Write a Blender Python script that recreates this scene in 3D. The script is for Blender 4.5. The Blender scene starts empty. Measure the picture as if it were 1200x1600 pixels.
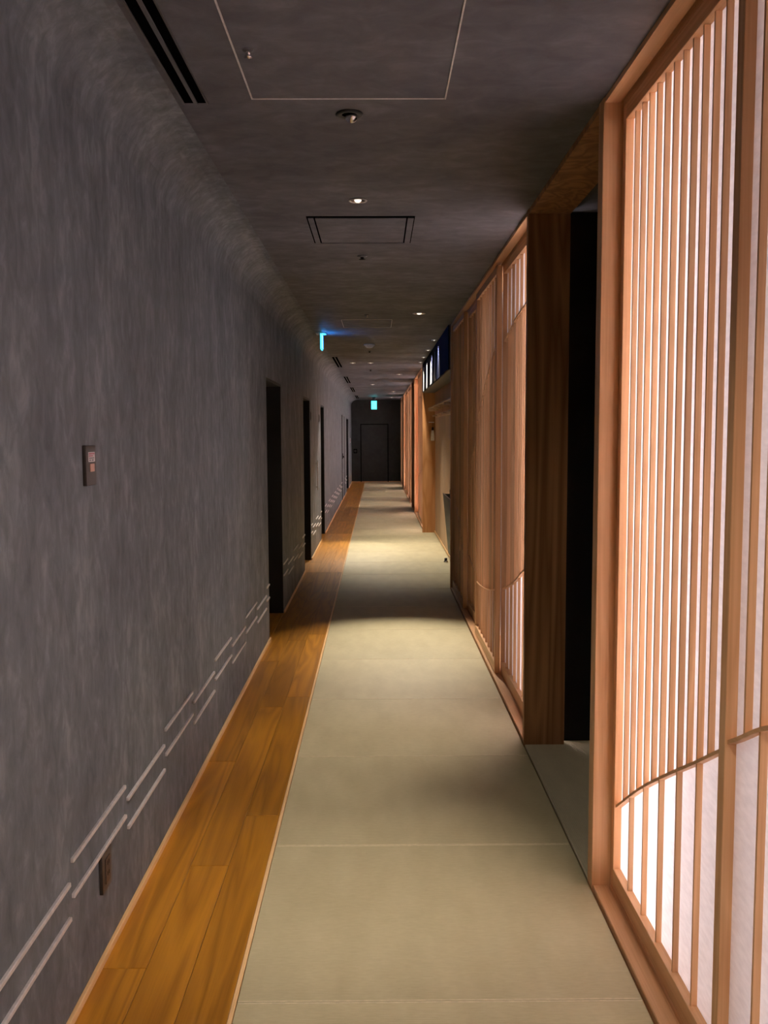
import bpy, bmesh, math, random
from mathutils import Vector

S = bpy.context.scene
C = S.collection
random.seed(11)

# ------------------------------------------------------------------ camera, world, exposure
cam_d = bpy.data.cameras.new('camera')
cam = bpy.data.objects.new('camera', cam_d)
C.objects.link(cam)
cam.location = (0, 0, 1.45)
cam.rotation_mode = 'QUATERNION'
_pitch, _yaw, _roll = math.atan(123 / 1450), math.atan(10 / 1450), 0.004
_fw = Vector((math.sin(_yaw) * math.cos(_pitch), math.cos(_yaw) * math.cos(_pitch), -math.sin(_pitch)))
_r0 = Vector((math.cos(_yaw), -math.sin(_yaw), 0))
_u0 = _r0.cross(_fw)
_up = _u0 * math.cos(_roll) + _r0 * math.sin(_roll)
_rt = _r0 * math.cos(_roll) - _u0 * math.sin(_roll)
from mathutils import Matrix
cam.rotation_quaternion = Matrix((_rt, _up, -_fw)).transposed().to_quaternion()
cam_d.sensor_fit = 'AUTO'
cam_d.sensor_width = 36
cam_d.lens = 1450 / 1600 * 36
cam_d.clip_start = 0.02
S.camera = cam

w = bpy.data.worlds.new('world')
S.world = w
w.use_nodes = True
w.node_tree.nodes['Background'].inputs[0].default_value = (0.0, 0.0, 0.0, 1)
w.node_tree.nodes['Background'].inputs[1].default_value = 0

S.view_settings.view_transform = 'Standard'
S.view_settings.look = 'None'
S.view_settings.gamma = 1
S.view_settings.exposure = 0.0
S.view_settings.use_curve_mapping = False
S.cycles.max_bounces = 8
S.cycles.diffuse_bounces = 5
S.cycles.transmission_bounces = 6
S.cycles.caustics_reflective = False
S.cycles.caustics_refractive = False
S.cycles.sample_clamp_indirect = 6

PAPER_LIGHT = (1.0, 0.90, 0.88)


def strip_lamp(y, power, x=1.10, z=1.22, length=2.25, width=0.06):
    """vertical fluorescent batten inside the light box behind the screens"""
    d = bpy.data.lights.new('batten_lamp', 'AREA')
    d.shape = 'RECTANGLE'
    d.size = length
    d.size_y = width
    d.energy = power
    d.color = PAPER_LIGHT
    o = bpy.data.objects.new('batten_lamp', d)
    o.location = (x, y, z)
    o.rotation_euler = (0, math.radians(90), 0)
    C.objects.link(o)


for _y, _p, _x in ((2.68, 57, 1.10), (1.2, 22, 1.10), (-0.4, 40, 1.10), (4.42, 105, 1.0), (6.2, 10, 1.1),
                   (13.8, 110, 1.1), (16.7, 260, 1.05), (18.7, 260, 1.05), (21.0, 60, 1.1), (23.5, 270, 1.05), (25.6, 300, 1.05)):
    strip_lamp(_y, _p, _x)


def spot(loc, aim, power, angle, blend=0.6, col=(1, 0.88, 0.73), r=0.02):
    d = bpy.data.lights.new('spot_lamp', 'SPOT')
    d.energy = power
    d.spot_size = math.radians(angle)
    d.spot_blend = blend
    d.color = col
    d.shadow_soft_size = r
    o = bpy.data.objects.new('spot_lamp', d)
    o.location = loc
    o.rotation_euler = (Vector(aim) - Vector(loc)).to_track_quat('-Z', 'Y').to_euler()
    C.objects.link(o)


# ------------------------------------------------------------------ materials
MATS = {}


def nodes_of(name):
    m = bpy.data.materials.new(name)
    m.use_nodes = True
    MATS[name] = m
    nt = m.node_tree
    return m, nt, nt.nodes['Principled BSDF']


def N(nt, kind, **kw):
    n = nt.nodes.new(kind)
    for k, v in kw.items():
        setattr(n, k, v)
    return n


def world_pos(nt, scale):
    g = N(nt, 'ShaderNodeNewGeometry')
    mp = N(nt, 'ShaderNodeMapping')
    mp.inputs['Scale'].default_value = scale
    nt.links.new(g.outputs['Position'], mp.inputs['Vector'])
    oi = N(nt, 'ShaderNodeObjectInfo')
    cm = N(nt, 'ShaderNodeVectorMath', operation='SCALE')
    cm.inputs[0].default_value = (13.0, 7.0, 5.0)
    nt.links.new(oi.outputs['Random'], cm.inputs['Scale'])
    ad = N(nt, 'ShaderNodeVectorMath', operation='ADD')
    nt.links.new(mp.outputs[0], ad.inputs[0])
    nt.links.new(cm.outputs[0], ad.inputs[1])
    return mp.outputs[0], ad.outputs[0], oi.outputs['Random']


def ramp(nt, fac, stops):
    r = N(nt, 'ShaderNodeValToRGB')
    e = r.color_ramp.elements
    while len(e) < len(stops):
        e.new(0.5)
    for i, (p, c) in enumerate(stops):
        e[i].position = p
        e[i].color = (*c, 1)
    nt.links.new(fac, r.inputs[0])
    return r.outputs[0]


def wood(name, dark, light, axis, rough=0.5, vary=0.25, figure=0.5, spec=0.35, ring=9.0):
    m, nt, b = nodes_of(name)
    sc = [ring, ring, ring]
    sc['xyz'.index(axis)] = ring * 0.055
    _, v, rnd = world_pos(nt, sc)
    n1 = N(nt, 'ShaderNodeTexNoise')
    n1.inputs['Scale'].default_value = 1.0
    n1.inputs['Detail'].default_value = 2.0
    n1.inputs['Distortion'].default_value = 0.6
    nt.links.new(v, n1.inputs['Vector'])
    mul = N(nt, 'ShaderNodeMath', operation='MULTIPLY')
    mul.inputs[1].default_value = 14.0
    nt.links.new(n1.outputs[0], mul.inputs[0])
    fr = N(nt, 'ShaderNodeMath', operation='PINGPONG')
    fr.inputs[1].default_value = 1.0
    nt.links.new(mul.outputs[0], fr.inputs[0])
    sc2 = [ring * 26] * 3
    sc2['xyz'.index(axis)] = ring * 0.5
    _, v2, _r = world_pos(nt, sc2)
    n2 = N(nt, 'ShaderNodeTexNoise')
    n2.inputs['Scale'].default_value = 1.0
    n2.inputs['Detail'].default_value = 3.0
    nt.links.new(v2, n2.inputs['Vector'])
    mx = N(nt, 'ShaderNodeMix', data_type='FLOAT')
    mx.inputs[0].default_value = 1 - figure
    nt.links.new(fr.outputs[0], mx.inputs[2])
    nt.links.new(n2.outputs[0], mx.inputs[3])
    col = ramp(nt, mx.outputs[0], [(0.15, dark), (0.75, light)])
    hv = N(nt, 'ShaderNodeHueSaturation')
    mr = N(nt, 'ShaderNodeMapRange')
    mr.inputs['To Min'].default_value = 1 - vary
    mr.inputs['To Max'].default_value = 1 + vary * 0.6
    nt.links.new(rnd, mr.inputs[0])
    nt.links.new(mr.outputs[0], hv.inputs['Value'])
    nt.links.new(col, hv.inputs['Color'])
    nt.links.new(hv.outputs[0], b.inputs['Base Color'])
    b.inputs['Roughness'].default_value = rough
    b.inputs['Specular IOR Level'].default_value = spec
    bp = N(nt, 'ShaderNodeBump')
    bp.inputs['Strength'].default_value = 0.08
    bp.inputs['Distance'].default_value = 0.002
    nt.links.new(mx.outputs[0], bp.inputs['Height'])
    nt.links.new(bp.outputs[0], b.inputs['Normal'])
    return m


def plain(name, col, rough=0.5, metal=0.0, spec=0.4, emit=None, power=0.0):
    m, nt, b = nodes_of(name)
    b.inputs['Base Color'].default_value = (*col, 1)
    b.inputs['Roughness'].default_value = rough
    b.inputs['Metallic'].default_value = metal
    b.inputs['Specular IOR Level'].default_value = spec
    if emit:
        b.inputs['Emission Color'].default_value = (*emit, 1)
        b.inputs['Emission Strength'].default_value = power
    else:
        _, v, _r = world_pos(nt, (60, 60, 60))
        n = N(nt, 'ShaderNodeTexNoise')
        n.inputs['Scale'].default_value = 1.0
        nt.links.new(v, n.inputs['Vector'])
        nt.links.new(ramp(nt, n.outputs[0], [(0.3, tuple(c * 0.9 for c in col)), (0.7, tuple(min(1, c * 1.1) for c in col))]),
                     b.inputs['Base Color'])
    return m


def plaster(name, dark, light, stretch, rough=0.62):
    m, nt, b = nodes_of(name)
    v, _, _r = world_pos(nt, stretch)
    a = N(nt, 'ShaderNodeTexNoise')
    a.inputs['Scale'].default_value = 1.0
    a.inputs['Detail'].default_value = 6.0
    a.inputs['Roughness'].default_value = 0.62
    a.inputs['Distortion'].default_value = 0.5
    nt.links.new(v, a.inputs['Vector'])
    v2, _, _r = world_pos(nt, tuple(s * 0.22 for s in stretch))
    c = N(nt, 'ShaderNodeTexNoise')
    c.inputs['Scale'].default_value = 1.0
    c.inputs['Detail'].default_value = 3.0
    nt.links.new(v2, c.inputs['Vector'])
    mx = N(nt, 'ShaderNodeMix', data_type='FLOAT')
    mx.inputs[0].default_value = 0.45
    nt.links.new(a.outputs[0], mx.inputs[2])
    nt.links.new(c.outputs[0], mx.inputs[3])
    mid = tuple(0.62 * d + 0.38 * l for d, l in zip(dark, light))
    nt.links.new(ramp(nt, mx.outputs[0], [(0.34, dark), (0.52, mid), (0.68, light)]), b.inputs['Base Color'])
    mr = N(nt, 'ShaderNodeMapRange')
    mr.inputs['From Min'].default_value = 0.35
    mr.inputs['From Max'].default_value = 0.7
    mr.inputs['To Min'].default_value = rough + 0.1
    mr.inputs['To Max'].default_value = rough - 0.12
    nt.links.new(mx.outputs[0], mr.inputs[0])
    nt.links.new(mr.outputs[0], b.inputs['Roughness'])
    b.inputs['Specular IOR Level'].default_value = 0.4
    bp = N(nt, 'ShaderNodeBump')
    bp.inputs['Strength'].default_value = 0.25
    bp.inputs['Distance'].default_value = 0.003
    nt.links.new(a.outputs[0], bp.inputs['Height'])
    nt.links.new(bp.outputs[0], b.inputs['Normal'])
    return m


def tatami(name, dark, light, ribs_axis):
    m, nt, b = nodes_of(name)
    sc = [160, 160, 160]
    sc['xyz'.index(ribs_axis)] = 40
    _, v, rnd = world_pos(nt, sc)
    a = N(nt, 'ShaderNodeTexNoise')
    a.inputs['Scale'].default_value = 1.0
    a.inputs['Detail'].default_value = 2.0
    nt.links.new(v, a.inputs['Vector'])
    _, v2, _r = world_pos(nt, (11, 4, 5))
    c = N(nt, 'ShaderNodeTexNoise')
    c.inputs['Scale'].default_value = 1.0
    c.inputs['Detail'].default_value = 4.0
    nt.links.new(v2, c.inputs['Vector'])
    mx = N(nt, 'ShaderNodeMix', data_type='FLOAT')
    mx.inputs[0].default_value = 0.62
    nt.links.new(a.outputs[0], mx.inputs[2])
    nt.links.new(c.outputs[0], mx.inputs[3])
    col = ramp(nt, mx.outputs[0], [(0.18, dark), (0.82, light)])
    hv = N(nt, 'ShaderNodeHueSaturation')
    mr = N(nt, 'ShaderNodeMapRange')
    mr.inputs['To Min'].default_value = 0.93
    mr.inputs['To Max'].default_value = 1.07
    nt.links.new(rnd, mr.inputs[0])
    nt.links.new(mr.outputs[0], hv.inputs['Value'])
    nt.links.new(col, hv.inputs['Color'])
    nt.links.new(hv.outputs[0], b.inputs['Base Color'])
    b.inputs['Roughness'].default_value = 0.55
    b.inputs['Specular IOR Level'].default_value = 0.35
    wv = N(nt, 'ShaderNodeTexWave', bands_direction='Y' if ribs_axis == 'x' else 'X')
    wv.inputs['Scale'].default_value = 45.0
    pv, _, _r = world_pos(nt, (1, 1, 1))
    nt.links.new(pv, wv.inputs['Vector'])
    bp = N(nt, 'ShaderNodeBump')
    bp.inputs['Strength'].default_value = 0.25
    bp.inputs['Distance'].default_value = 0.002
    nt.links.new(wv.outputs['Fac'], bp.inputs['Height'])
    nt.links.new(bp.outputs[0], b.inputs['Normal'])
    return m


HD, HL = (0.62, 0.325, 0.150), (0.82, 0.495, 0.265)
wood('hinoki_z', HD, HL, 'z', rough=0.5, vary=0.24, figure=0.35, ring=7)
wood('hinoki_y', HD, HL, 'y', rough=0.5, vary=0.10, figure=0.35, ring=7)
wood('jamb_wood', (0.28, 0.125, 0.050), (0.52, 0.265, 0.115), 'z', rough=0.5, vary=0.05, figure=0.65, ring=6)
wood('floor_wood', (0.34, 0.133, 0.009), (0.54, 0.232, 0.018), 'y', rough=0.36, vary=0.22, figure=0.55, spec=0.45, ring=8)
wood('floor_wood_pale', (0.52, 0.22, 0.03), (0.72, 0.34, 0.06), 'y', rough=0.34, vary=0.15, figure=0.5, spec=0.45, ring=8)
wood('base_wood', (0.86, 0.52, 0.22), (0.95, 0.65, 0.33), 'y', rough=0.42, vary=0.05, figure=0.3)
wood('alcove_wood', (0.42, 0.18, 0.06), (0.58, 0.29, 0.12), 'z', rough=0.5, vary=0.1, figure=0.55, ring=6)
wood('alcove_back_wood', (0.52, 0.34, 0.20), (0.68, 0.48, 0.31), 'z', rough=0.55, vary=0.12, figure=0.4, ring=6)
plaster('plaster_wall', (0.094, 0.102, 0.114), (0.228, 0.245, 0.268), (30, 24, 12))
plaster('plaster_ceiling', (0.092, 0.089, 0.100), (0.172, 0.169, 0.186), (9, 12, 9))
plaster('plaster_dark', (0.014, 0.0145, 0.014), (0.028, 0.028, 0.027), (6, 6, 6))
tatami('tatami_long', (0.50, 0.430, 0.250), (0.67, 0.595, 0.370), 'x')
tatami('tatami_side', (0.52, 0.46, 0.31), (0.68, 0.61, 0.42), 'y')
plain('tatami_fold', (0.72, 0.63, 0.43), 0.6)
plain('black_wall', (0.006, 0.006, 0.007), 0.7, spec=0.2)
plain('door_black', (0.010, 0.010, 0.011), 0.5, spec=0.3)
plain('black_metal', (0.012, 0.011, 0.011), 0.4, spec=0.4)
plain('bar_metal', (0.75, 0.71, 0.71), 0.42, metal=0.25)
plain('aluminium', (0.85, 0.82, 0.80), 0.4, metal=0.2)
plain('chrome', (0.75, 0.72, 0.70), 0.15, metal=1.0)
plain('slot_black', (0.0025, 0.0025, 0.003), 0.95, spec=0.0)
plain('rail_grey', (0.10, 0.095, 0.095), 0.4)
plain('cavity_white', (0.8, 0.78, 0.76), 0.8)
plain('brown_plastic', (0.055, 0.043, 0.038), 0.4)
plain('sticker_white', (0.75, 0.70, 0.70), 0.5)
plain('sticker_pink', (0.60, 0.22, 0.28), 0.5)
plain('sticker_grey', (0.25, 0.25, 0.26), 0.5)
plain('button_pink', (0.65, 0.38, 0.30), 0.4)
plain('white_plastic', (0.9, 0.88, 0.88), 0.4)
plain('navy_cloth', (0.004, 0.008, 0.034), 0.9, spec=0.1)
plain('white_cloth', (0.85, 0.83, 0.86), 0.9, spec=0.1)
plain('soffit_grey', (0.20, 0.17, 0.15), 0.6)
plain('holder_dark', (0.030, 0.032, 0.026), 0.5)
plain('holder_brown', (0.07, 0.04, 0.025), 0.5)
plain('lens_glow', (0.9, 0.85, 0.8), 0.3, emit=(1, 0.86, 0.72), power=1.6)
plain('lens_dim', (0.55, 0.52, 0.5), 0.25)
plain('exit_blue', (0.1, 0.3, 0.5), 0.4, emit=(0.02, 0.30, 1.0), power=26.0)
plain('exit_edge', (0.3, 0.6, 0.7), 0.4, emit=(0.10, 0.72, 0.95), power=1.4)
plain('exit_green', (0.1, 0.5, 0.5), 0.4, emit=(0.05, 0.85, 0.88), power=5.0)

# shoji paper: thin translucent sheet lit by the battens behind it
m, nt, b = nodes_of('shoji_paper')
nt.nodes.remove(b)
tr = N(nt, 'ShaderNodeBsdfTranslucent')
df = N(nt, 'ShaderNodeBsdfDiffuse')
ms = N(nt, 'ShaderNodeMixShader')
v, _, _r = world_pos(nt, (90, 30, 90))
n = N(nt, 'ShaderNodeTexNoise')
n.inputs['Scale'].default_value = 1.0
nt.links.new(v, n.inputs['Vector'])
c = ramp(nt, n.outputs[0], [(0.3, (0.80, 0.78, 0.80)), (0.7, (0.88, 0.86, 0.88))])
nt.links.new(c, tr.inputs[0])
nt.links.new(c, df.inputs[0])
ms.inputs[0].default_value = 0.5
nt.links.new(tr.outputs[0], ms.inputs[1])
nt.links.new(df.outputs[0], ms.inputs[2])
nt.links.new(ms.outputs[0], nt.nodes['Material Output'].inputs[0])

# ------------------------------------------------------------------ mesh helpers
_cache = {}


def link(name, me, loc, parent=None):
    o = bpy.data.objects.new(name, me)
    C.objects.link(o)
    if parent is not None:
        o.parent = parent
        p = parent
        off = Vector((0, 0, 0))
        while p is not None:
            off += p.location
            p = p.parent
        o.location = Vector(loc) - off
    else:
        o.location = loc
    return o


def box(name, x0, x1, y0, y1, z0, z1, mat, parent=None, bevel=0.0):
    dx, dy, dz = x1 - x0, y1 - y0, z1 - z0
    key = ('box', round(dx, 4), round(dy, 4), round(dz, 4), mat, bevel)
    me = _cache.get(key)
    if me is None:
        bm = bmesh.new()
        bmesh.ops.create_cube(bm, size=1)
        for v in bm.verts:
            v.co = Vector((v.co.x * dx, v.co.y * dy, (v.co.z + 0.5) * dz))
        if bevel:
            bmesh.ops.bevel(bm, geom=bm.edges[:], offset=bevel, segments=1, affect='EDGES')
        me = bpy.data.meshes.new(name)
        bm.to_mesh(me)
        bm.free()
        me.materials.append(MATS[mat])
        _cache[key] = me
    return link(name, me, ((x0 + x1) / 2, (y0 + y1) / 2, z0), parent)


def mesh_obj(name, verts, faces, mat, loc=(0, 0, 0), parent=None, smooth=False):
    L = Vector(loc)
    me = bpy.data.meshes.new(name)
    me.from_pydata([Vector(v) - L for v in verts], [], faces)
    bm = bmesh.new()
    bm.from_mesh(me)
    bmesh.ops.recalc_face_normals(bm, faces=bm.faces[:])
    bm.to_mesh(me)
    bm.free()
    me.materials.append(MATS[mat])
    if smooth:
        for p in me.polygons:
            p.use_smooth = True
    return link(name, me, loc, parent)


def prism_y(profile, y0, y1, verts, faces):
    """closed prism with an x-z profile, appended to verts/faces"""
    n = len(profile)
    k = len(verts)
    verts += [(x, y0, z) for x, z in profile] + [(x, y1, z) for x, z in profile]
    faces += [[k + i, k + (i + 1) % n, k + n + (i + 1) % n, k + n + i] for i in range(n)]
    faces += [list(range(k, k + n))[::-1], list(range(k + n, k + 2 * n))]


def lathe(name, prof, loc, mat, parent=None, seg=24, tilt=None):
    """prof: list of (r, z) down the axis"""
    key = ('lathe', tuple(prof), mat, seg)
    me = _cache.get(key)
    if me is None:
        vs, fs = [], []
        for r, z in prof:
            for i in range(seg):
                a = 2 * math.pi * i / seg
                vs.append((r * math.cos(a), r * math.sin(a), z))
        for j in range(len(prof) - 1):
            for i in range(seg):
                fs.append([j * seg + i, j * seg + (i + 1) % seg, (j + 1) * seg + (i + 1) % seg, (j + 1) * seg + i])
        me = bpy.data.meshes.new(name)
        me.from_pydata(vs, [], fs)
        bm = bmesh.new()
        bm.from_mesh(me)
        bmesh.ops.remove_doubles(bm, verts=bm.verts[:], dist=1e-5)
        bmesh.ops.recalc_face_normals(bm, faces=bm.faces[:])
        bm.to_mesh(me)
        bm.free()
        for p in me.polygons:
            p.use_smooth = True
        me.materials.append(MATS[mat])
        _cache[key] = me
    o = link(name, me, loc, parent)
    if tilt:
        o.rotation_euler = tilt
    return o


def empty(name, loc):
    o = bpy.data.objects.new(name, None)
    o.empty_display_size = 0.05
    C.objects.link(o)
    o.location = loc
    return o


def tag(o, label, cat, group=None):
    o['label'] = label
    o['category'] = cat
    if group:
        o['group'] = group
    return o


def struct(o, label=None, cat=None):
    o['kind'] = 'structure'
    if label:
        o['label'] = label
    if cat:
        o['category'] = cat
    return o


# ------------------------------------------------------------------ dimensions
XL = -0.765          # left wall face
XW = -0.378          # boundary wood strip / tatami
XR = 0.680           # corridor side of the screen wall
ZC = 2.44            # ceiling
Y0, Y1 = -2.6, 27.7  # ends of the corridor
RC = 0.17            # radius of the cove
DH = 1.84            # door recess height

RECESS = [(6.45, 7.44), (9.66, 10.60), (12.59, 13.40), (23.0, 24.6)]

# ------------------------------------------------------------------ left wall with cove and recessed doorways
verts, faces = [], []


def cove(zbot):
    pr = [(-1.35, zbot), (XL, zbot), (XL, ZC - RC)]
    for i in range(1, 10):
        a = math.pi / 2 * i / 10
        pr.append((XL + RC * (1 - math.cos(a)), ZC - RC + RC * math.sin(a)))
    pr += [(XL + RC, ZC), (XL + RC, ZC + 0.1), (-1.35, ZC + 0.1)]
    return pr


ys = Y0
for a, b_ in RECESS:
    prism_y(cove(0), ys, a, verts, faces)
    prism_y(cove(DH), a, b_, verts, faces)
    prism_y([(-1.35, 0), (-1.07, 0), (-1.07, DH), (-1.35, DH)], a, b_, verts, faces)
    ys = b_
prism_y(cove(0), ys, Y1, verts, faces)
wall_left = struct(mesh_obj('wall_left', verts, faces, 'plaster_wall', (XL, 0, 0)),
                   'long dark grey brushed plaster wall curving into the ceiling', 'wall')

# black doors at the back of the recesses, with dark linings
DL = ['nearest black door set back in the dark plaster wall', 'second black door recessed in the dark plaster wall',
      'third black door recessed in the dark plaster wall', 'farthest black recessed door in the left plaster wall']
for i, (a, b_) in enumerate(RECESS):
    d = struct(empty('door_%d' % (i + 1), (-1.0, (a + b_) / 2, 0)), DL[i], 'door')
    box('door_leaf', -1.065, -1.02, a + 0.025, b_ - 0.025, 0.006, DH - 0.022, 'door_black', d, 0.002)
    box('jamb_lining', -1.065, XL - 0.002, b_ - 0.02, b_ - 0.001, 0.004, DH - 0.002, 'door_black', d)
    box('jamb_lining', -1.065, XL - 0.002, a + 0.001, a + 0.02, 0.004, DH - 0.002, 'door_black', d)
    box('head_lining', -1.065, XL - 0.002, a + 0.02, b_ - 0.02, DH - 0.02, DH - 0.001, 'door_black', d)
    h = box('handle', -1.02, -0.99, a + 0.10, a + 0.13, 0.9, 1.0, 'black_metal', d)

# flush door further down the wall
d5 = struct(empty('door_5', (XL, 20.75, 0)), 'flush dark grey door with thin black frame and lever handle', 'door')
box('door_leaf', XL - 0.002, XL + 0.004, 20.10, 21.42, 0.03, 1.83, 'plaster_wall', d5)
box('frame_bar', XL, XL + 0.012, 20.04, 20.10, 0.02, DH, 'black_metal', d5)
box('frame_bar', XL, XL + 0.012, 21.42, 21.50, 0.02, DH, 'black_metal', d5)
box('frame_head', XL, XL + 0.012, 20.10, 21.42, 1.83, 1.85, 'black_metal', d5)
hd = box('handle', XL + 0.004, XL + 0.05, 20.18, 20.42, 0.93, 0.96, 'black_metal', d5)
box('rose', XL + 0.004, XL + 0.02, 20.18, 20.26, 0.90, 1.02, 'black_metal', hd)

# low pattern of raised metal bars, two staggered rows, cut at the door openings
k = 0
yb = -0.33
while yb < 23.0:
    zt, zb = ((0.348, 0.260) if k % 2 == 0 else (0.397, 0.306))
    ya, yc = yb + 0.012, yb + 0.497
    segs = [(ya, yc)]
    for a, b_ in RECESS + [(20.04, 21.5)]:
        nx = []
        for s, e in segs:
            if e <= a or s >= b_:
                nx.append((s, e))
            else:
                if s < a - 0.04:
                    nx.append((s, a - 0.004))
                if e > b_ + 0.04:
                    nx.append((b_ + 0.004, e))
        segs = nx
    for s, e in segs:
        for z in (zt, zb):
            if 7.4 < s < 9.7 and z == zt and False:
                continue
            box('inlay_bar', XL - 0.002, XL + 0.008, s, e, z - 0.006, z + 0.006, 'bar_metal', wall_left, 0.0015)
    yb += 0.5085
    k += 1

# baseboard strips between the openings
ys = Y0
n_ = 0
bl = struct(empty('baseboard_left', (XL, 0, 0)), 'thin pale wooden strip along the foot of the plaster wall', 'baseboard')
for a, b_ in RECESS + [(Y1, Y1)]:
    box('base_strip', XL, XL + 0.012, ys + 0.002, a - 0.002, 0.0, 0.022, 'base_wood', bl, 0.002)
    ys = b_

# ------------------------------------------------------------------ ceiling, end walls
ceiling = struct(box('ceiling', XL + RC - 0.001, 3.2, Y0, Y1 + 0.1, ZC, ZC + 0.1, 'plaster_ceiling'),
                 'dark grey brushed plaster ceiling of the corridor', 'ceiling')
wall_end = struct(box('wall_end', -1.35, 1.3, Y1, Y1 + 0.12, 0, ZC + 0.1, 'plaster_dark'),
                  'black wall closing the far end of the corridor', 'wall')
wall_back = struct(box('wall_back', -1.35, 3.2, Y0 - 0.12, Y0, 0, ZC + 0.1, 'plaster_wall'),
                   'dark plaster wall behind the viewer', 'wall')
d6 = struct(empty('door_6', (-0.1, Y1, 0)), 'black door in the wall at the far end', 'door')
box('door_leaf', -0.47, 0.30, Y1 - 0.012, Y1 + 0.002, 0.02, 1.70, 'plaster_dark', d6, 0.003)
box('frame_bar', -0.50, -0.475, Y1 - 0.02, Y1, 0.0, 1.73, 'slot_black', d6)
box('frame_bar', 0.305, 0.33, Y1 - 0.02, Y1, 0.0, 1.73, 'slot_black', d6)
box('frame_head', -0.475, 0.305, Y1 - 0.02, Y1, 1.705, 1.73, 'slot_black', d6)
hd = box('handle', -0.44, -0.30, Y1 - 0.06, Y1 - 0.04, 0.90, 0.93, 'black_metal', d6)
box('rose', -0.44, -0.39, Y1 - 0.042, Y1 - 0.010, 0.87, 0.96, 'black_metal', hd)
rd = tag(empty('card_reader', (-0.655, Y1, 0.86)), 'small black card reader beside the far end door', 'card reader')
box('housing', -0.71, -0.60, Y1 - 0.025, Y1, 0.86, 0.99, 'slot_black', rd, 0.006)
box('reader_face', -0.69, -0.62, Y1 - 0.028, Y1 - 0.024, 0.89, 0.96, 'black_metal', rd)
bb = struct(box('baseboard_end', XL + 0.012, XR, Y1 - 0.012, Y1, 0.0, 0.025, 'base_wood'), 'pale strip along the foot of the far end wall', 'baseboard')

# ------------------------------------------------------------------ floor: slab, tatami mats, boards
floor = struct(box('floor', -1.35, 3.2, Y0, Y1 + 0.1, -0.12, -0.022, 'floor_wood'),
               'corridor floor of green tatami mats beside a brown board strip', 'floor')
y = 2.262 - 0.905 * 6
while y < Y1 - 0.05:
    ye = min(y + 0.905, Y1 - 0.014)
    if ye > Y0:
        ma, mb = max(y, Y0) + 0.0003, ye - 0.0003
        xe = 0.829 if 8.5 < ma and mb < 13.2 else XR - 0.006      # the mats run on into the coat alcove
        mat_ = box('tatami_mat', XW + 0.013, xe, ma, mb, -0.022, 0.0, 'tatami_long', floor, 0.0012)
        for ea, eb in ((ma + 0.0012, ma + 0.0062), (mb - 0.0062, mb - 0.0012)):
            box('edge_fold', XW + 0.015, xe - 0.002, ea, eb, -0.002, 0.0006, 'tatami_fold', mat_)
    y += 0.905
edge = struct(box('trim_1', XW - 0.001, XW + 0.011, Y0, Y1 - 0.014, -0.022, 0.001, 'base_wood', None, 0.002),
              'thin wooden edging strip between boards and tatami', 'trim')
BW = (XW - 0.001 - XL) / 3
for r in range(3):
    x0 = XL + BW * r
    y = Y0 + r * 0.63
    prev = Y0
    cuts = [Y0]
    while y < Y1:
        y += random.choice((1.35, 1.6, 1.82))
        cuts.append(min(y, Y1 - 0.014))
        if y >= Y1:
            break
    cuts = [c for c in cuts if not (9.3 < c < 9.66 + 0.3 or 13.1 < c < 13.8)]
    cuts = sorted(cuts + [9.66, 13.40])
    for a, b_ in zip(cuts[:-1], cuts[1:]):
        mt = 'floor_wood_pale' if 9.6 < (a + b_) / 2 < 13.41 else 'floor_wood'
        box('plank', x0 + 0.0006, x0 + BW - 0.0006, a + 0.0006, b_ - 0.0006, -0.022, 0.0, mt, floor, 0.0012)
for i, (a, b_) in enumerate(RECESS):
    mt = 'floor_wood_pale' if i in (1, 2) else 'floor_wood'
    for r in range(2):
        x1 = XL - 0.001 - r * 0.151
        box('plank', x1 - 0.150, x1, a + 0.002, b_ - 0.002, -0.022, 0.0, mt, floor, 0.0012)
# mats in the side passage behind the doorway
for a in range(2):
    x0 = XR + 0.001 + a * 1.21
    box('passage_mat', x0, x0 + 1.208, 2.902, 4.272, -0.022, 0.0, 'tatami_side', floor, 0.004)

# ------------------------------------------------------------------ screen wall
XB = 0.865           # back of the screen wall
ZP0, ZP1 = 0.020, 2.412
T_FRONT, T_REAR = 0.694, 0.735     # front faces of the two tracks
PITCH = 0.0715


def interp(pts, y):
    pts = sorted(pts)
    if y <= pts[0][0]:
        return pts[0][1]
    if y >= pts[-1][0]:
        return pts[-1][1]
    for i in range(len(pts) - 1):
        if pts[i][0] <= y <= pts[i + 1][0]:
            break
    def slope(j):
        if j == 0:
            return (pts[1][1] - pts[0][1]) / (pts[1][0] - pts[0][0])
        if j == len(pts) - 1:
            return (pts[-1][1] - pts[-2][1]) / (pts[-1][0] - pts[-2][0])
        return (pts[j + 1][1] - pts[j - 1][1]) / (pts[j + 1][0] - pts[j - 1][0])
    h = pts[i + 1][0] - pts[i][0]
    t = (y - pts[i][0]) / h
    a, b = pts[i][1], pts[i + 1][1]
    m0, m1 = slope(i) * h, slope(i + 1) * h
    return (2 * t**3 - 3 * t**2 + 1) * a + (t**3 - 2 * t**2 + t) * m0 + (-2 * t**3 + 3 * t**2) * b + (t**3 - t**2) * m1


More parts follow.
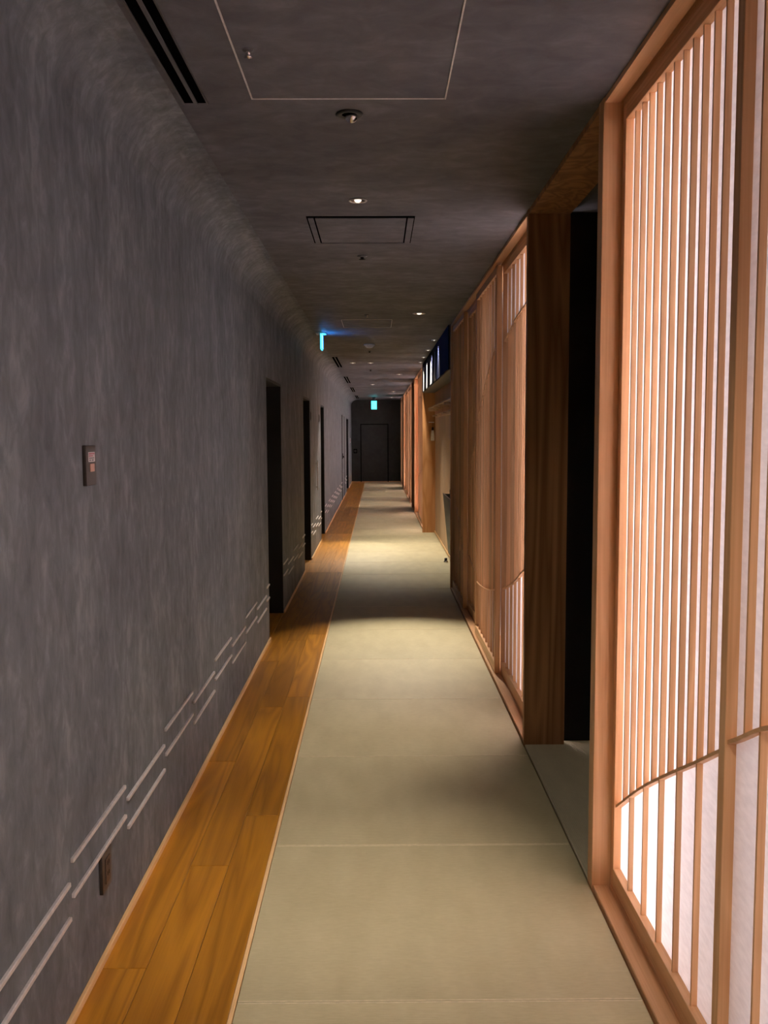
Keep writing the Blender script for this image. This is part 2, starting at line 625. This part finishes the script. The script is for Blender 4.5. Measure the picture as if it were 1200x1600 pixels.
LOW1 = [(2.90, 0.226), (2.84, 0.264), (2.57, 0.433), (2.34, 0.56), (2.1, 0.685), (1.95, 0.765), (1.785, 0.842), (1.625, 0.92),
        (1.2, 1.06), (0.7, 1.12), (0.2, 1.02), (-0.4, 0.8), (-1.4, 0.5), (-2.6, 0.4)]
UP2 = [(4.25, 2.13), (4.77, 2.083), (5.09, 2.05), (5.55, 1.955), (5.99, 1.80), (6.55, 1.53), (7.0, 1.38), (7.24, 1.27),
       (7.43, 1.10), (7.63, 0.86), (7.8, 0.62), (8.1, 0.30), (8.6, 0.0)]
LO2 = [(4.25, 0.88), (4.73, 0.735), (5.0, 0.645), (5.5, 0.515), (5.92, 0.443), (6.3, 0.406), (6.54, 0.397), (7.06, 0.404),
       (7.40, 0.431), (7.7, 0.50), (7.85, 0.60), (8.15, 0.74), (8.6, 0.95)]


def high(y):
    return 3.0


def screen(y0, y1, front, up, lo, label, group, detail=True):
    """one sliding lattice screen between y0 and y1"""
    xf = T_FRONT if front else T_REAR
    p = empty('lattice_screen', (xf, (y0 + y1) / 2, ZP0))
    tag(p, label, 'screen', group)
    SW = 0.030
    xt = xf + 0.032
    box('stile', xf, xt, y0, y0 + SW, ZP0, ZP1, 'hinoki_z', p, 0.0012)
    box('stile', xf, xt, y1 - SW, y1, ZP0, ZP1, 'hinoki_z', p, 0.0012)
    zb, zt = ZP0 + 0.062, ZP1 - 0.045
    box('bottom_rail', xf, xt, y0 + SW, y1 - SW, ZP0, zb, 'hinoki_y', p, 0.0012)
    box('top_rail', xf, xt, y0 + SW, y1 - SW, zt, ZP1, 'hinoki_y', p, 0.0012)
    box('paper', xf + 0.0235, xf + 0.0245, y0 + SW, y1 - SW, zb, zt, 'shoji_paper', p)
    xs0, xs1 = xf + 0.0085, xf + 0.0230
    n = int(round((y1 - y0 - 2 * SW) / PITCH))
    n += n % 2
    pit = (y1 - y0 - 2 * SW) / n
    for i in range(1, n):
        ys_ = y0 + SW + pit * i
        u, l = up(ys_), lo(ys_)
        hi, lw = max(u, l), min(u, l)
        if i % 2 == 0:
            segs = [(zb, zt)]
        else:
            segs = [(max(zb, lw), min(zt, hi))]
        for a, c_ in segs:
            if c_ - a > 0.03:
                box('lattice_slat', xs0, xs1, ys_ - 0.0038, ys_ + 0.0038, a, c_, 'hinoki_z', p)
    for fn in (up, lo):
        pts = []
        m_ = 26
        for j in range(m_ + 1):
            yy = y0 + SW + (y1 - y0 - 2 * SW) * j / m_
            pts.append((yy, fn(yy)))
        run = [q for q in pts if zb + 0.012 < q[1] < zt - 0.012]
        if len(run) < 2:
            continue
        vs, fs = [], []
        xa, xb_ = xf + 0.0055, xf + 0.0232
        for yy, zz in run:
            vs += [(xa, yy, zz - 0.0045), (xb_, yy, zz - 0.0045), (xb_, yy, zz + 0.0045), (xa, yy, zz + 0.0045)]
        for j in range(len(run) - 1):
            q = 4 * j
            for e in range(4):
                fs.append([q + e, q + (e + 1) % 4, q + 4 + (e + 1) % 4, q + 4 + e])
        fs += [[0, 1, 2, 3], [len(vs) - 4 + t for t in (3, 2, 1, 0)]]
        mesh_obj('curved_rail', vs, fs, 'hinoki_y', p.location, p)
    return p


low1 = lambda y: interp(LOW1, y)
up2 = lambda y: interp(UP2, y)
lo2 = lambda y: interp(LO2, y)
up3 = lambda y: 1.75 + 0.30 * math.sin((y - 13.5) * 0.75)
lo3 = lambda y: 0.62 + 0.26 * math.sin((y - 13.0) * 0.6 + 1.0)

G1 = 'backlit lattice screens before the doorway'
G2 = 'lattice screens between doorway and coat alcove'
G3 = 'lattice screens beyond the coat alcove'
screen(1.80, 2.838, False, high, low1, 'brightly lit paper lattice screen beside the near doorway post', G1)
screen(0.76, 1.84, True, high, low1, 'nearest paper lattice screen cut off by the right edge', G1)
screen(-0.27, 0.80, False, high, low1, 'paper lattice screen beside the viewer, third before the doorway', G1)
screen(-1.36, -0.23, True, high, low1, 'paper lattice screen behind the viewer, fourth before the doorway', G1)
screen(-2.58, -1.32, False, high, low1, 'paper lattice screen at the back wall, fifth before the doorway', G1)
screen(4.262, 5.49, False, up2, lo2, 'glowing lattice screen just past the dark doorway, white at its top', G2)
screen(5.44, 6.56, True, up2, lo2, 'second lattice screen past the doorway, with sweeping curved rails', G2)
screen(6.51, 7.55, False, up2, lo2, 'third lattice screen past the doorway, set back', G2)
screen(7.49, 8.565, True, up2, lo2, 'dim brown lattice screen next to the coat alcove', G2)
for i, (a, b_) in enumerate(((13.57, 14.72), (14.68, 15.84), (15.80, 16.95))):
    screen(a, b_, i % 2 == 1, up3, lo3, ('first', 'second', 'third')[i] + ' lattice screen just beyond the coat alcove', G3)
for i in range(5):
    a = 18.40 + i * 1.08
    screen(a, a + 1.12, i % 2 == 1, up3, lo3,
           ('first', 'second', 'third', 'fourth', 'fifth')[i] + ' far lattice screen between the two distant dark openings', G3)
for i in range(2):
    a = 25.26 + i * 1.2
    screen(a, a + 1.22, i % 2 == 1, up3, lo3, ('lattice screen next to the last dark opening', 'lattice screen touching the far end wall')[i], G3)

# sills, headers, posts, linings and the light boxes behind
RUNS = [(Y0, 2.84), (4.26, 8.57), (13.56, 16.96), (18.39, 23.84), (25.25, Y1)]
tn = 2
for a, b_ in RUNS:
    s = struct(empty('trim_%d' % tn, (XR, (a + b_) / 2, 0)),
               'grooved wooden sill under the lattice screens, run %d from the viewer' % (tn - 1), 'sill')
    tn += 1
    box('sill_board', XR, T_REAR - 0.008, a, b_, -0.02, 0.014, 'hinoki_y', s, 0.002)
    box('sill_groove', T_REAR - 0.008, T_REAR, a, b_, -0.02, 0.004, 'hinoki_y', s)
    box('sill_back', T_REAR, XB, a, b_, -0.02, ZP0 - 0.0005, 'hinoki_y', s)
for a, b_ in RUNS:
    h = struct(empty('trim_%d' % tn, (XR, (a + b_) / 2, ZC)),
               'wooden head rail above the lattice screens, run %d from the viewer' % (tn - 6), 'head rail')
    tn += 1
    box('head_board', XR, T_REAR - 0.008, a, b_, ZC - 0.016, ZC + 0.02, 'hinoki_y', h, 0.001)
    box('head_groove', T_REAR - 0.008, T_REAR, a, b_, ZC - 0.004, ZC + 0.02, 'hinoki_y', h)
    box('head_back', T_REAR, XB, a, b_, ZP1 + 0.0005, ZC + 0.02, 'hinoki_y', h)


def post(y0, y1, mat, label, x0=XR - 0.004):
    global tn
    p = struct(box('trim_%d' % tn, x0, XB, y0, y1, -0.02, ZC, mat, None, 0.002), label, 'post')
    tn += 1
    return p


post(2.840, 2.898, 'hinoki_z', 'pale wooden post between bright screen and near dark doorway')
post(4.218, 4.258, 'jamb_wood', 'wide brown grained jamb board on the far side of the near doorway')
post(8.57, 8.612, 'hinoki_z', 'slim wooden end post between lattice screens and coat alcove')
post(13.515, 13.556, 'alcove_wood', 'orange wooden end board closing the coat alcove', 0.655)
post(16.96, 17.0, 'hinoki_z', 'post on the near side of the second dark opening')
post(18.35, 18.39, 'jamb_wood', 'jamb on the far side of the second dark opening')
post(23.84, 23.88, 'hinoki_z', 'post on the near side of the last dark opening')
post(25.21, 25.25, 'jamb_wood', 'jamb on the far side of the last dark opening')

# doorway head linings and dark side passages
for i, (a, b_) in enumerate(((2.898, 4.218), (17.0, 18.35), (23.88, 25.21))):
    struct(box('trim_%d' % tn, XR, XB, a, b_, ZC - 0.02, ZC + 0.01, 'jamb_wood'),
           ('wooden head lining over the near dark doorway', 'wooden head lining over the second dark opening',
            'wooden head lining over the last dark opening')[i], 'lintel')
    tn += 1
    nm = ('near', 'second', 'last')[i]
    y_a, y_b = a - 0.04, b_ + 0.055
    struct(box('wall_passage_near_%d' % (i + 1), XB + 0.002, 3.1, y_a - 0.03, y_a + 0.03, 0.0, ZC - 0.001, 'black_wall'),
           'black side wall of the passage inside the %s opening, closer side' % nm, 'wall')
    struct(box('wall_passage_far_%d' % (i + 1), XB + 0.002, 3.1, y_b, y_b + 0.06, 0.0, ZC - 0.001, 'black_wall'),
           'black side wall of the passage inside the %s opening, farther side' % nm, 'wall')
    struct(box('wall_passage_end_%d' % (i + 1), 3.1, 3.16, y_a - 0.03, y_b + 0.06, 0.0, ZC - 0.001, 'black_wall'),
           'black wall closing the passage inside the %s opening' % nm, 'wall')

# light boxes (white cavity behind the screens)
for i, (a, b_) in enumerate(((Y0, 2.825), (4.335, 8.565), (13.56, 16.925), (18.47, 23.80), (25.33, Y1))):
    q = struct(empty('wall_lightbox_%d' % (i + 1), (1.3, (a + b_) / 2, 0)),
               'white light box wall behind the lattice screens, run %d' % (i + 1), 'wall')
    box('back_board', 1.28, 1.32, a, b_, 0.0, ZC - 0.001, 'cavity_white', q)
    box('end_board', XB, 1.28, a, a + 0.01, 0.0, ZC - 0.001, 'cavity_white', q)
    box('end_board', XB, 1.28, b_ - 0.01, b_, 0.0, ZC - 0.001, 'cavity_white', q)
    box('floor_board', XB, 1.28, a + 0.01, b_ - 0.01, -0.01, 0.006, 'cavity_white', q)
    box('top_board', XB, 1.28, a + 0.01, b_ - 0.01, ZC - 0.012, ZC - 0.001, 'cavity_white', q)

# ------------------------------------------------------------------ coat alcove
AY0, AY1 = 8.615, 13.513
wa = struct(empty('wall_alcove', (0.84, (AY0 + AY1) / 2, 0)), 'pale wooden back wall of the coat alcove', 'wall')
nb = 12
for i in range(nb):
    a = AY0 + (AY1 - AY0) * i / nb
    b_ = AY0 + (AY1 - AY0) * (i + 1) / nb
    box('wall_board', 0.842, 0.862, a + 0.0015, b_ - 0.0015, 0.0, 1.72, 'alcove_back_wood', wa, 0.002)
box('upper_board', 0.836, 0.862, AY0, AY1, 1.72, 2.03, 'alcove_wood', wa)
box('backing', 0.862, 0.88, AY0, AY1, 0.0, ZC, 'alcove_wood', wa)
struct(box('baseboard_alcove', 0.830, 0.842, AY0, AY1, 0.0, 0.03, 'base_wood', None, 0.002), 'pale strip at the foot of the coat alcove', 'baseboard')
box('alcove_mat', XR - 0.005, 0.829, 13.124, AY1, -0.022, 0.0, 'tatami_long', floor, 0.0012)
struct(box('trim_%d' % tn, 0.668, 0.862, AY0, AY1, 2.03, ZC, 'soffit_grey'), 'grey brown boxed beam above the coat alcove', 'beam')
tn += 1

nr = tag(empty('banner', (0.660, (AY0 + AY1) / 2, ZC)), 'navy blue cloth banner with white spikes above the coat alcove', 'banner')
vs, fs = [], []
M_ = 120
for i in range(M_ + 1):
    yy = AY0 + (AY1 - AY0) * i / M_
    wx = 0.003 * math.sin(yy * 9.0)
    vs += [(0.656, yy, ZC - 0.003), (0.654 + wx, yy, 2.035), (0.659 + wx, yy, 2.035), (0.661, yy, ZC - 0.003)]
for i in range(M_):
    q = 4 * i
    for e in range(4):
        fs.append([q + e, q + (e + 1) % 4, q + 4 + (e + 1) % 4, q + 4 + e])
fs += [[0, 1, 2, 3], [len(vs) - 4 + t for t in (3, 2, 1, 0)]]
mesh_obj('cloth', vs, fs, 'navy_cloth', nr.location, nr)
for yc in (10.55, 11.35, 12.2, 13.02):
    vs = []
    for dx in (0.0, 0.004):
        x = 0.648 + dx
        vs += [(x, yc - 0.14, 2.036), (x, yc + 0.14, 2.036), (x + 0.002, yc + 0.012, 2.36), (x + 0.002, yc - 0.012, 2.36)]
    mesh_obj('white_spike', vs, [[0, 1, 2, 3], [7, 6, 5, 4], [0, 4, 5, 1], [1, 5, 6, 2], [2, 6, 7, 3], [3, 7, 4, 0]],
             'white_cloth', nr.location, nr)

# hat and coat rack
rk = tag(empty('coat_rack', (0.84, 11.0, 1.70)), 'pale wooden slatted coat rack on the alcove wall', 'rack')
for x in (0.720, 0.760, 0.800):
    box('rack_slat', x, x + 0.022, 9.0, 13.2, 1.785, 1.803, 'alcove_back_wood', rk, 0.003)
for yy in (9.2, 10.1, 11.0, 11.9, 12.8, 13.1):
    bk = box('bracket', 0.722, 0.836, yy, yy + 0.025, 1.755, 1.785, 'alcove_back_wood', rk, 0.003)
    box('peg', 0.775, 0.836, yy + 0.004, yy + 0.022, 1.68, 1.70, 'alcove_back_wood', bk, 0.003)
box('peg_rail', 0.822, 0.836, 9.0, 13.2, 1.665, 1.715, 'alcove_back_wood', rk, 0.002)

hk = tag(empty('hook_rail', (0.78, 13.49, 1.55)), 'thin metal hook rail on the end board of the alcove', 'hook')
box('rail', 0.745, 0.825, 13.498, 13.506, 1.600, 1.612, 'aluminium', hk)
box('stand_off', 0.75, 0.762, 13.504, 13.516, 1.602, 1.610, 'aluminium', hk)
box('stand_off', 0.808, 0.820, 13.504, 13.516, 1.602, 1.610, 'aluminium', hk)
sh = tag(empty('shoehorn', (0.80, 13.47, 1.36)), 'white shoehorn with dark handle hanging in the alcove corner', 'shoehorn')
vs, fs = [], []
for i in range(9):
    t = i / 8
    wd = 0.017 + 0.010 * math.sin(t * math.pi * 0.55)
    zz = 1.49 - 0.15 * t
    for s in (-1, -0.4, 0.4, 1):
        vs.append((0.802 + wd * s, 13.482 - 0.010 * (1 - s * s), zz))
    for s in (1, 0.4, -0.4, -1):
        vs.append((0.802 + wd * s, 13.485 - 0.010 * (1 - s * s), zz))
for i in range(8):
    for e in range(8):
        fs.append([8 * i + e, 8 * i + (e + 1) % 8, 8 * i + 8 + (e + 1) % 8, 8 * i + 8 + e])
fs += [list(range(8)), list(range(64, 72))[::-1]]
mesh_obj('blade', vs, fs, 'white_plastic', sh.location, sh, True)
box('handle', 0.788, 0.816, 13.474, 13.490, 1.488, 1.535, 'black_metal', sh, 0.005)
box('loop', 0.800, 0.804, 13.480, 13.484, 1.533, 1.600, 'black_metal', sh)

# wedge-shaped holder on the alcove wall
ho = tag(empty('leaflet_holder', (0.84, 10.2, 0.1)), 'dark wedge shaped box leaning out from the alcove wall', 'holder')
ya, yb_ = 9.5, 10.72


def slab(name, pts, mat, parent, y0, y1):
    v_, f_ = [], []
    prism_y(pts, y0, y1, v_, f_)
    return mesh_obj(name, v_, f_, mat, parent.location, parent)


slab('front_panel', [(0.757, 0.75), (0.763, 0.75), (0.826, 0.06), (0.820, 0.06)], 'holder_dark', ho, ya, yb_)
slab('side_panel', [(0.763, 0.75), (0.841, 0.75), (0.841, 0.06), (0.826, 0.06)], 'holder_dark', ho, yb_ - 0.012, yb_)
slab('side_panel', [(0.763, 0.75), (0.841, 0.75), (0.841, 0.06), (0.826, 0.06)], 'holder_dark', ho, ya, ya + 0.012)
box('rim', 0.754, 0.766, ya, yb_, 0.748, 0.758, 'holder_brown', ho)
box('back_panel', 0.834, 0.8415, ya, yb_, 0.05, 0.80, 'holder_brown', ho)
ds = tag(empty('door_stop', (0.765, 10.35, 0)), 'tiny dark door stop on the alcove floor', 'door stop')
lathe('base', [(0.0, 0.0), (0.026, 0.0), (0.026, 0.01), (0.018, 0.02), (0.0, 0.022)], (0.765, 10.35, 0), 'chrome', ds)
lathe('rubber_cap', [(0.0, 0.018), (0.016, 0.018), (0.016, 0.045), (0.010, 0.05), (0.0, 0.05)], (0.765, 10.35, 0), 'black_metal', ds)

# ------------------------------------------------------------------ things on the left wall
sw = tag(empty('wall_switch', (XL, 2.456, 1.316)), 'dark switch plate with white sticker and pink button on grey wall', 'switch')
box('plate', XL, XL + 0.010, 2.414, 2.498, 1.316, 1.421, 'brown_plastic', sw, 0.0012)
st = box('sticker', XL + 0.010, XL + 0.0106, 2.432, 2.488, 1.378, 1.404, 'sticker_white', sw)
for j, (za, zb_, a, b_, mt) in enumerate(((1.3975, 1.4015, 2.436, 2.484, 'sticker_pink'), (1.392, 1.3955, 2.436, 2.470, 'sticker_pink'),
                                          (1.3865, 1.3895, 2.438, 2.480, 'sticker_grey'), (1.3805, 1.3845, 2.440, 2.452, 'sticker_grey'),
                                          (1.3805, 1.3845, 2.460, 2.476, 'sticker_grey'))):
    box('print_line', XL + 0.0106, XL + 0.0109, a, b_, za, zb_, mt, st)
box('button', XL + 0.010, XL + 0.013, 2.442, 2.476, 1.352, 1.373, 'button_pink', sw, 0.001)
ou = tag(empty('wall_outlet', (XL, 2.49, 0.193)), 'dark brown power outlet plate low on grey wall', 'outlet')
box('plate', XL, XL + 0.010, 2.446, 2.532, 0.193, 0.302, 'brown_plastic', ou, 0.0012)
so = box('socket_insert', XL + 0.010, XL + 0.0125, 2.470, 2.512, 0.212, 0.283, 'holder_brown', ou, 0.001)
for z in (0.232, 0.262):
    for yy in (2.484, 2.496):
        box('slot', XL + 0.0124, XL + 0.0128, yy, yy + 0.003, z, z + 0.011, 'slot_black', so)
for yy, lb in ((10.72, 'small dark room plate just past the second black door'), (12.28, 'small dark room plate just before the third black door')):
    rp = tag(empty('room_plate', (XL, yy, 1.60)), lb, 'sign', 'small room plates')
    box('plate', XL, XL + 0.006, yy - 0.04, yy + 0.04, 1.60, 1.70, 'brown_plastic', rp, 0.001)
    box('inset', XL + 0.006, XL + 0.008, yy - 0.03, yy + 0.03, 1.615, 1.685, 'black_metal', rp)
pu = tag(empty('pull_bar', (XL, 11.5, 0.75)), 'slim upright metal bar on the wall between second and third doors', 'bar')
box('bar', XL + 0.018, XL + 0.028, 11.49, 11.51, 0.75, 1.12, 'chrome', pu, 0.002)
box('stand_off', XL, XL + 0.020, 11.495, 11.505, 0.78, 0.80, 'chrome', pu)
box('stand_off', XL, XL + 0.020, 11.495, 11.505, 1.07, 1.09, 'chrome', pu)
cp = tag(empty('call_plate', (XL, 26.2, 1.2)), 'tiny white and red call plate near the end of the left wall', 'call plate')
box('plate', XL, XL + 0.008, 26.05, 26.35, 1.18, 1.32, 'sticker_white', cp, 0.001)
box('button', XL + 0.008, XL + 0.012, 26.13, 26.27, 1.22, 1.28, 'sticker_pink', cp, 0.001)

# ------------------------------------------------------------------ ceiling fittings


def hatch(x0, x1, y0, y1, label, trim, cut=False):
    h = tag(empty('ceiling_hatch', ((x0 + x1) / 2, (y0 + y1) / 2, ZC)), label, 'hatch', 'ceiling access hatches')
    if not cut:
        box('hatch_panel', x0 + 0.006, x1 - 0.006, y0 + 0.006, y1 - 0.006, ZC - 0.002, ZC + 0.001, 'plaster_ceiling', h)
        wd, zz = 0.004, ZC - 0.004
        for a in ((x0, x0 + wd, y0, y1), (x1 - wd, x1, y0, y1), (x0 + wd, x1 - wd, y0, y0 + wd), (x0 + wd, x1 - wd, y1 - wd, y1)):
            box('trim_bar', *a, zz, ZC + 0.001, trim, h)
    else:
        box('dark_gap', x0, x1, y0, y1 + 0.004, ZC - 0.0015, ZC + 0.0005, 'slot_black', h)
        wd = 0.032
        for a in ((x0 + 0.007, x0 + wd, y0 + 0.026, y1), (x1 - wd, x1 - 0.005, y0 + 0.026, y1),
                  (x0 + wd, x1 - wd, y1 - 0.006, y1)):
            box('frame_bar', *a, ZC - 0.005, ZC - 0.001, 'plaster_ceiling', h)
        box('hatch_panel', x0 + wd + 0.008, x1 - wd - 0.008, y0 + 0.026, y1 - 0.022, ZC - 0.005, ZC - 0.001, 'plaster_ceiling', h)
    return h


hatch(-0.368, 0.208, 1.55, 2.845, 'large square ceiling hatch with bright metal trim nearest the viewer', 'aluminium')
hatch(-0.322, 0.178, 4.345, 4.938, 'small ceiling hatch with black shadow gaps', 'aluminium', True)
hatch(-0.311, 0.135, 8.21, 8.80, 'distant ceiling hatch with pale metal trim by blue exit sign', 'aluminium')


def slot_diffuser(x0, x1, y0, y1, label):
    d = tag(empty('slot_diffuser', ((x0 + x1) / 2, (y0 + y1) / 2, ZC)), label, 'air vent', 'linear slot air diffusers')
    w_ = x1 - x0
    box('dark_slot', x0 + 0.004, x1 - 0.004, y0 + 0.004, y1 - 0.004, ZC - 0.001, ZC + 0.001, 'slot_black', d)
    for a, b_ in ((0.0, 0.06), (0.44, 0.58), (0.94, 1.0)):
        box('slot_rail', x0 + w_ * a, x0 + w_ * b_, y0, y1, ZC - 0.005, ZC - 0.0005, 'rail_grey', d)
    return d


slot_diffuser(-0.578, -0.502, 1.55, 2.885, 'black linear air slot beside the large hatch')
slot_diffuser(-0.592, -0.51, 12.19, 14.05, 'double black air slot just beyond the blue exit sign')
slot_diffuser(-0.592, -0.51, 16.4, 18.46, 'second distant black air slot along the left ceiling')
slot_diffuser(-0.592, -0.51, 20.25, 22.4, 'third distant black air slot along the left ceiling')
slot_diffuser(-0.592, -0.51, 24.6, 26.6, 'farthest black air slot near the end wall')


def downlight(x, y, label, r=0.036, glow=True, aim=None, power=0, angle=40, blend=0.6):
    d = tag(empty('downlight', (x, y, ZC)), label, 'downlight', 'recessed ceiling downlights')
    lathe('trim_ring', [(r, 0.0), (r * 1.12, -0.003), (r * 1.05, -0.006), (r * 0.88, -0.004), (r * 0.86, 0.0)], (x, y, ZC), 'aluminium' if glow else 'rail_grey', d)
    lathe('reflector', [(r * 0.87, -0.0035), (r * 0.62, -0.0015), (r * 0.60, -0.0005), (0.0, -0.0005)], (x, y, ZC), 'chrome' if glow else 'slot_black', d)
    lathe('lens', [(r * 0.42, -0.001), (r * 0.36, -0.006), (r * 0.2, -0.010), (0.0, -0.011)], (x, y, ZC), 'lens_glow' if glow else 'lens_dim', d)
    if power:
        spot((x, y, ZC - 0.03), aim or (x, y, 0), power, angle, blend)
    return d


# eyeball lamp nearest the viewer: dark ring with a silver ball turned away
ey = tag(empty('eyeball_lamp', (-0.082, 2.98, ZC)), 'dark eyeball ceiling lamp with silver ball, nearest the viewer', 'downlight')
lathe('trim_ring', [(0.022, 0.0), (0.042, 0.0), (0.044, -0.003), (0.036, -0.007), (0.024, -0.004)], (-0.082, 2.98, ZC), 'black_metal', ey)
lathe('socket', [(0.024, -0.003), (0.012, -0.001), (0.0, -0.001)], (-0.082, 2.98, ZC), 'slot_black', ey)
lathe('silver_ball', [(0.0, -0.026), (0.010, -0.024), (0.018, -0.016), (0.020, -0.008), (0.018, -0.001)], (-0.076, 2.985, ZC), 'chrome', ey)

spot((-0.076, 2.985, ZC - 0.04), (-0.20, 2.95, 0), 85, 46, 1.0)
downlight(1.7, 3.55, 'added unseen dim downlight inside the dark side passage', 0.036, True, (1.0, 3.95, 0), 14, 70, 1.0)  # unseen lamp and fitting, added to lift the passage mats
for yy, lb in ((0.9, 'added unseen fill downlight above the viewer'), (-1.1, 'added unseen fill downlight behind the viewer')):
    downlight(-0.08, yy, lb, 0.036, True, (0.05, yy + 0.35, 0), 60, 110, 1.0)  # added fill lamps out of view, brightening the near floor
downlight(-0.078, 4.05, 'silver ceiling downlight just before the black gap hatch', 0.036, True, (-0.20, 4.35, 0), 82, 44, 1.0)
downlight(0.352, 7.80, 'ceiling downlight on the right before the coat alcove', 0.05, True, (0.14, 6.2, 0), 420, 44, 1.0)
downlight(-0.342, 13.18, 'left one of the paired distant downlights', 0.036, True, (-0.52, 11.5, 0), 230, 46, 0.9)
downlight(-0.09, 13.19, 'right one of the paired distant downlights', 0.036, True, (0.15, 11.3, 0), 200, 60, 1.0)
downlight(0.376, 15.75, 'distant downlight on the right past the alcove', 0.045, True, (0.2, 15.3, 0), 50, 60, 1.0)
downlight(-0.09, 18.98, 'distant downlight in the ceiling centre past the paired ones', 0.04, True, None, 40, 60, 1.0)
downlight(0.39, 22.2, 'far downlight on the right before the green sign', 0.045, True, (0.3, 22.0, 0), 40, 60, 1.0)
downlight(0.40, 25.9, 'farthest downlight on the right near the end wall', 0.045, True, (0.3, 25.3, 0), 8, 60, 1.0)
for yy, lb in ((10.0, 'nearest'), (11.2, 'second'), (12.24, 'third'), (13.1, 'farthest')):
    downlight(0.61, yy, lb + ' small downlight in front of the navy banner', 0.026, True, (0.74, yy + 0.25, 0.0), 85, 90, 1.0)


def sprinkler(x, y, label, mat='chrome', s=1.0):
    d = tag(empty('sprinkler_head', (x, y, ZC)), label, 'sprinkler', 'ceiling sprinkler heads')
    lathe('escutcheon', [(0.0, -0.001), (0.022 * s, -0.001), (0.020 * s, -0.005), (0.010 * s, -0.008), (0.0, -0.008)], (x, y, ZC), 'rail_grey', d, 16)
    lathe('stem', [(0.008 * s, -0.006), (0.008 * s, -0.020), (0.0, -0.020)], (x, y, ZC), mat, d, 12)
    lathe('deflector', [(0.0, -0.018), (0.015 * s, -0.019), (0.015 * s, -0.022), (0.0, -0.024)], (x, y, ZC), mat, d, 16)


sprinkler(-0.329, 2.49, 'small silver sprinkler inside the large ceiling hatch', s=0.7)
sprinkler(-0.080, 5.30, 'dark sprinkler head just past the black gap hatch', 'black_metal', 1.3)
sprinkler(-0.084, 7.87, 'small sprinkler before the distant trimmed hatch')
sprinkler(-0.088, 11.3, 'tiny dark sprinkler just past the white smoke detector', 'black_metal')
sprinkler(-0.10, 14.63, 'tiny sprinkler past the paired distant downlights', 'black_metal')
sd = tag(empty('smoke_detector', (-0.084, 10.48, ZC)), 'white domed smoke detector on the ceiling', 'smoke detector')
lathe('base', [(0.0, 0.0), (0.062, 0.0), (0.062, -0.012), (0.055, -0.016), (0.0, -0.016)], (-0.084, 10.48, ZC), 'white_plastic', sd)
lathe('dome', [(0.050, -0.014), (0.046, -0.026), (0.030, -0.040), (0.0, -0.044)], (-0.084, 10.48, ZC), 'white_plastic', sd)

# exit signs
es = tag(empty('exit_sign', (-0.549, 9.30, ZC)), 'glowing blue exit sign seen edge on at the left', 'exit sign', 'glowing exit signs')
box('mount', -0.60, -0.50, 9.22, 9.38, ZC - 0.012, ZC, 'aluminium', es, 0.002)
box('glowing_edge', -0.556, -0.540, 9.20, 9.40, 2.275, ZC - 0.012, 'exit_edge', es, 0.003)
box('glowing_face', -0.540, -0.538, 9.21, 9.39, 2.29, 2.42, 'exit_blue', es)
box('back_face', -0.558, -0.556, 9.21, 9.39, 2.29, 2.42, 'rail_grey', es)
e2 = tag(empty('exit_sign', (-0.085, 25.6, ZC)), 'turquoise exit sign hanging before the far end wall', 'exit sign', 'glowing exit signs')
box('mount', -0.13, -0.04, 25.59, 25.63, ZC - 0.10, ZC, 'rail_grey', e2)
box('housing', -0.165, -0.005, 25.585, 25.635, 2.10, 2.34, 'rail_grey', e2, 0.004)
box('glowing_face', -0.158, -0.012, 25.580, 25.585, 2.11, 2.33, 'exit_green', e2)
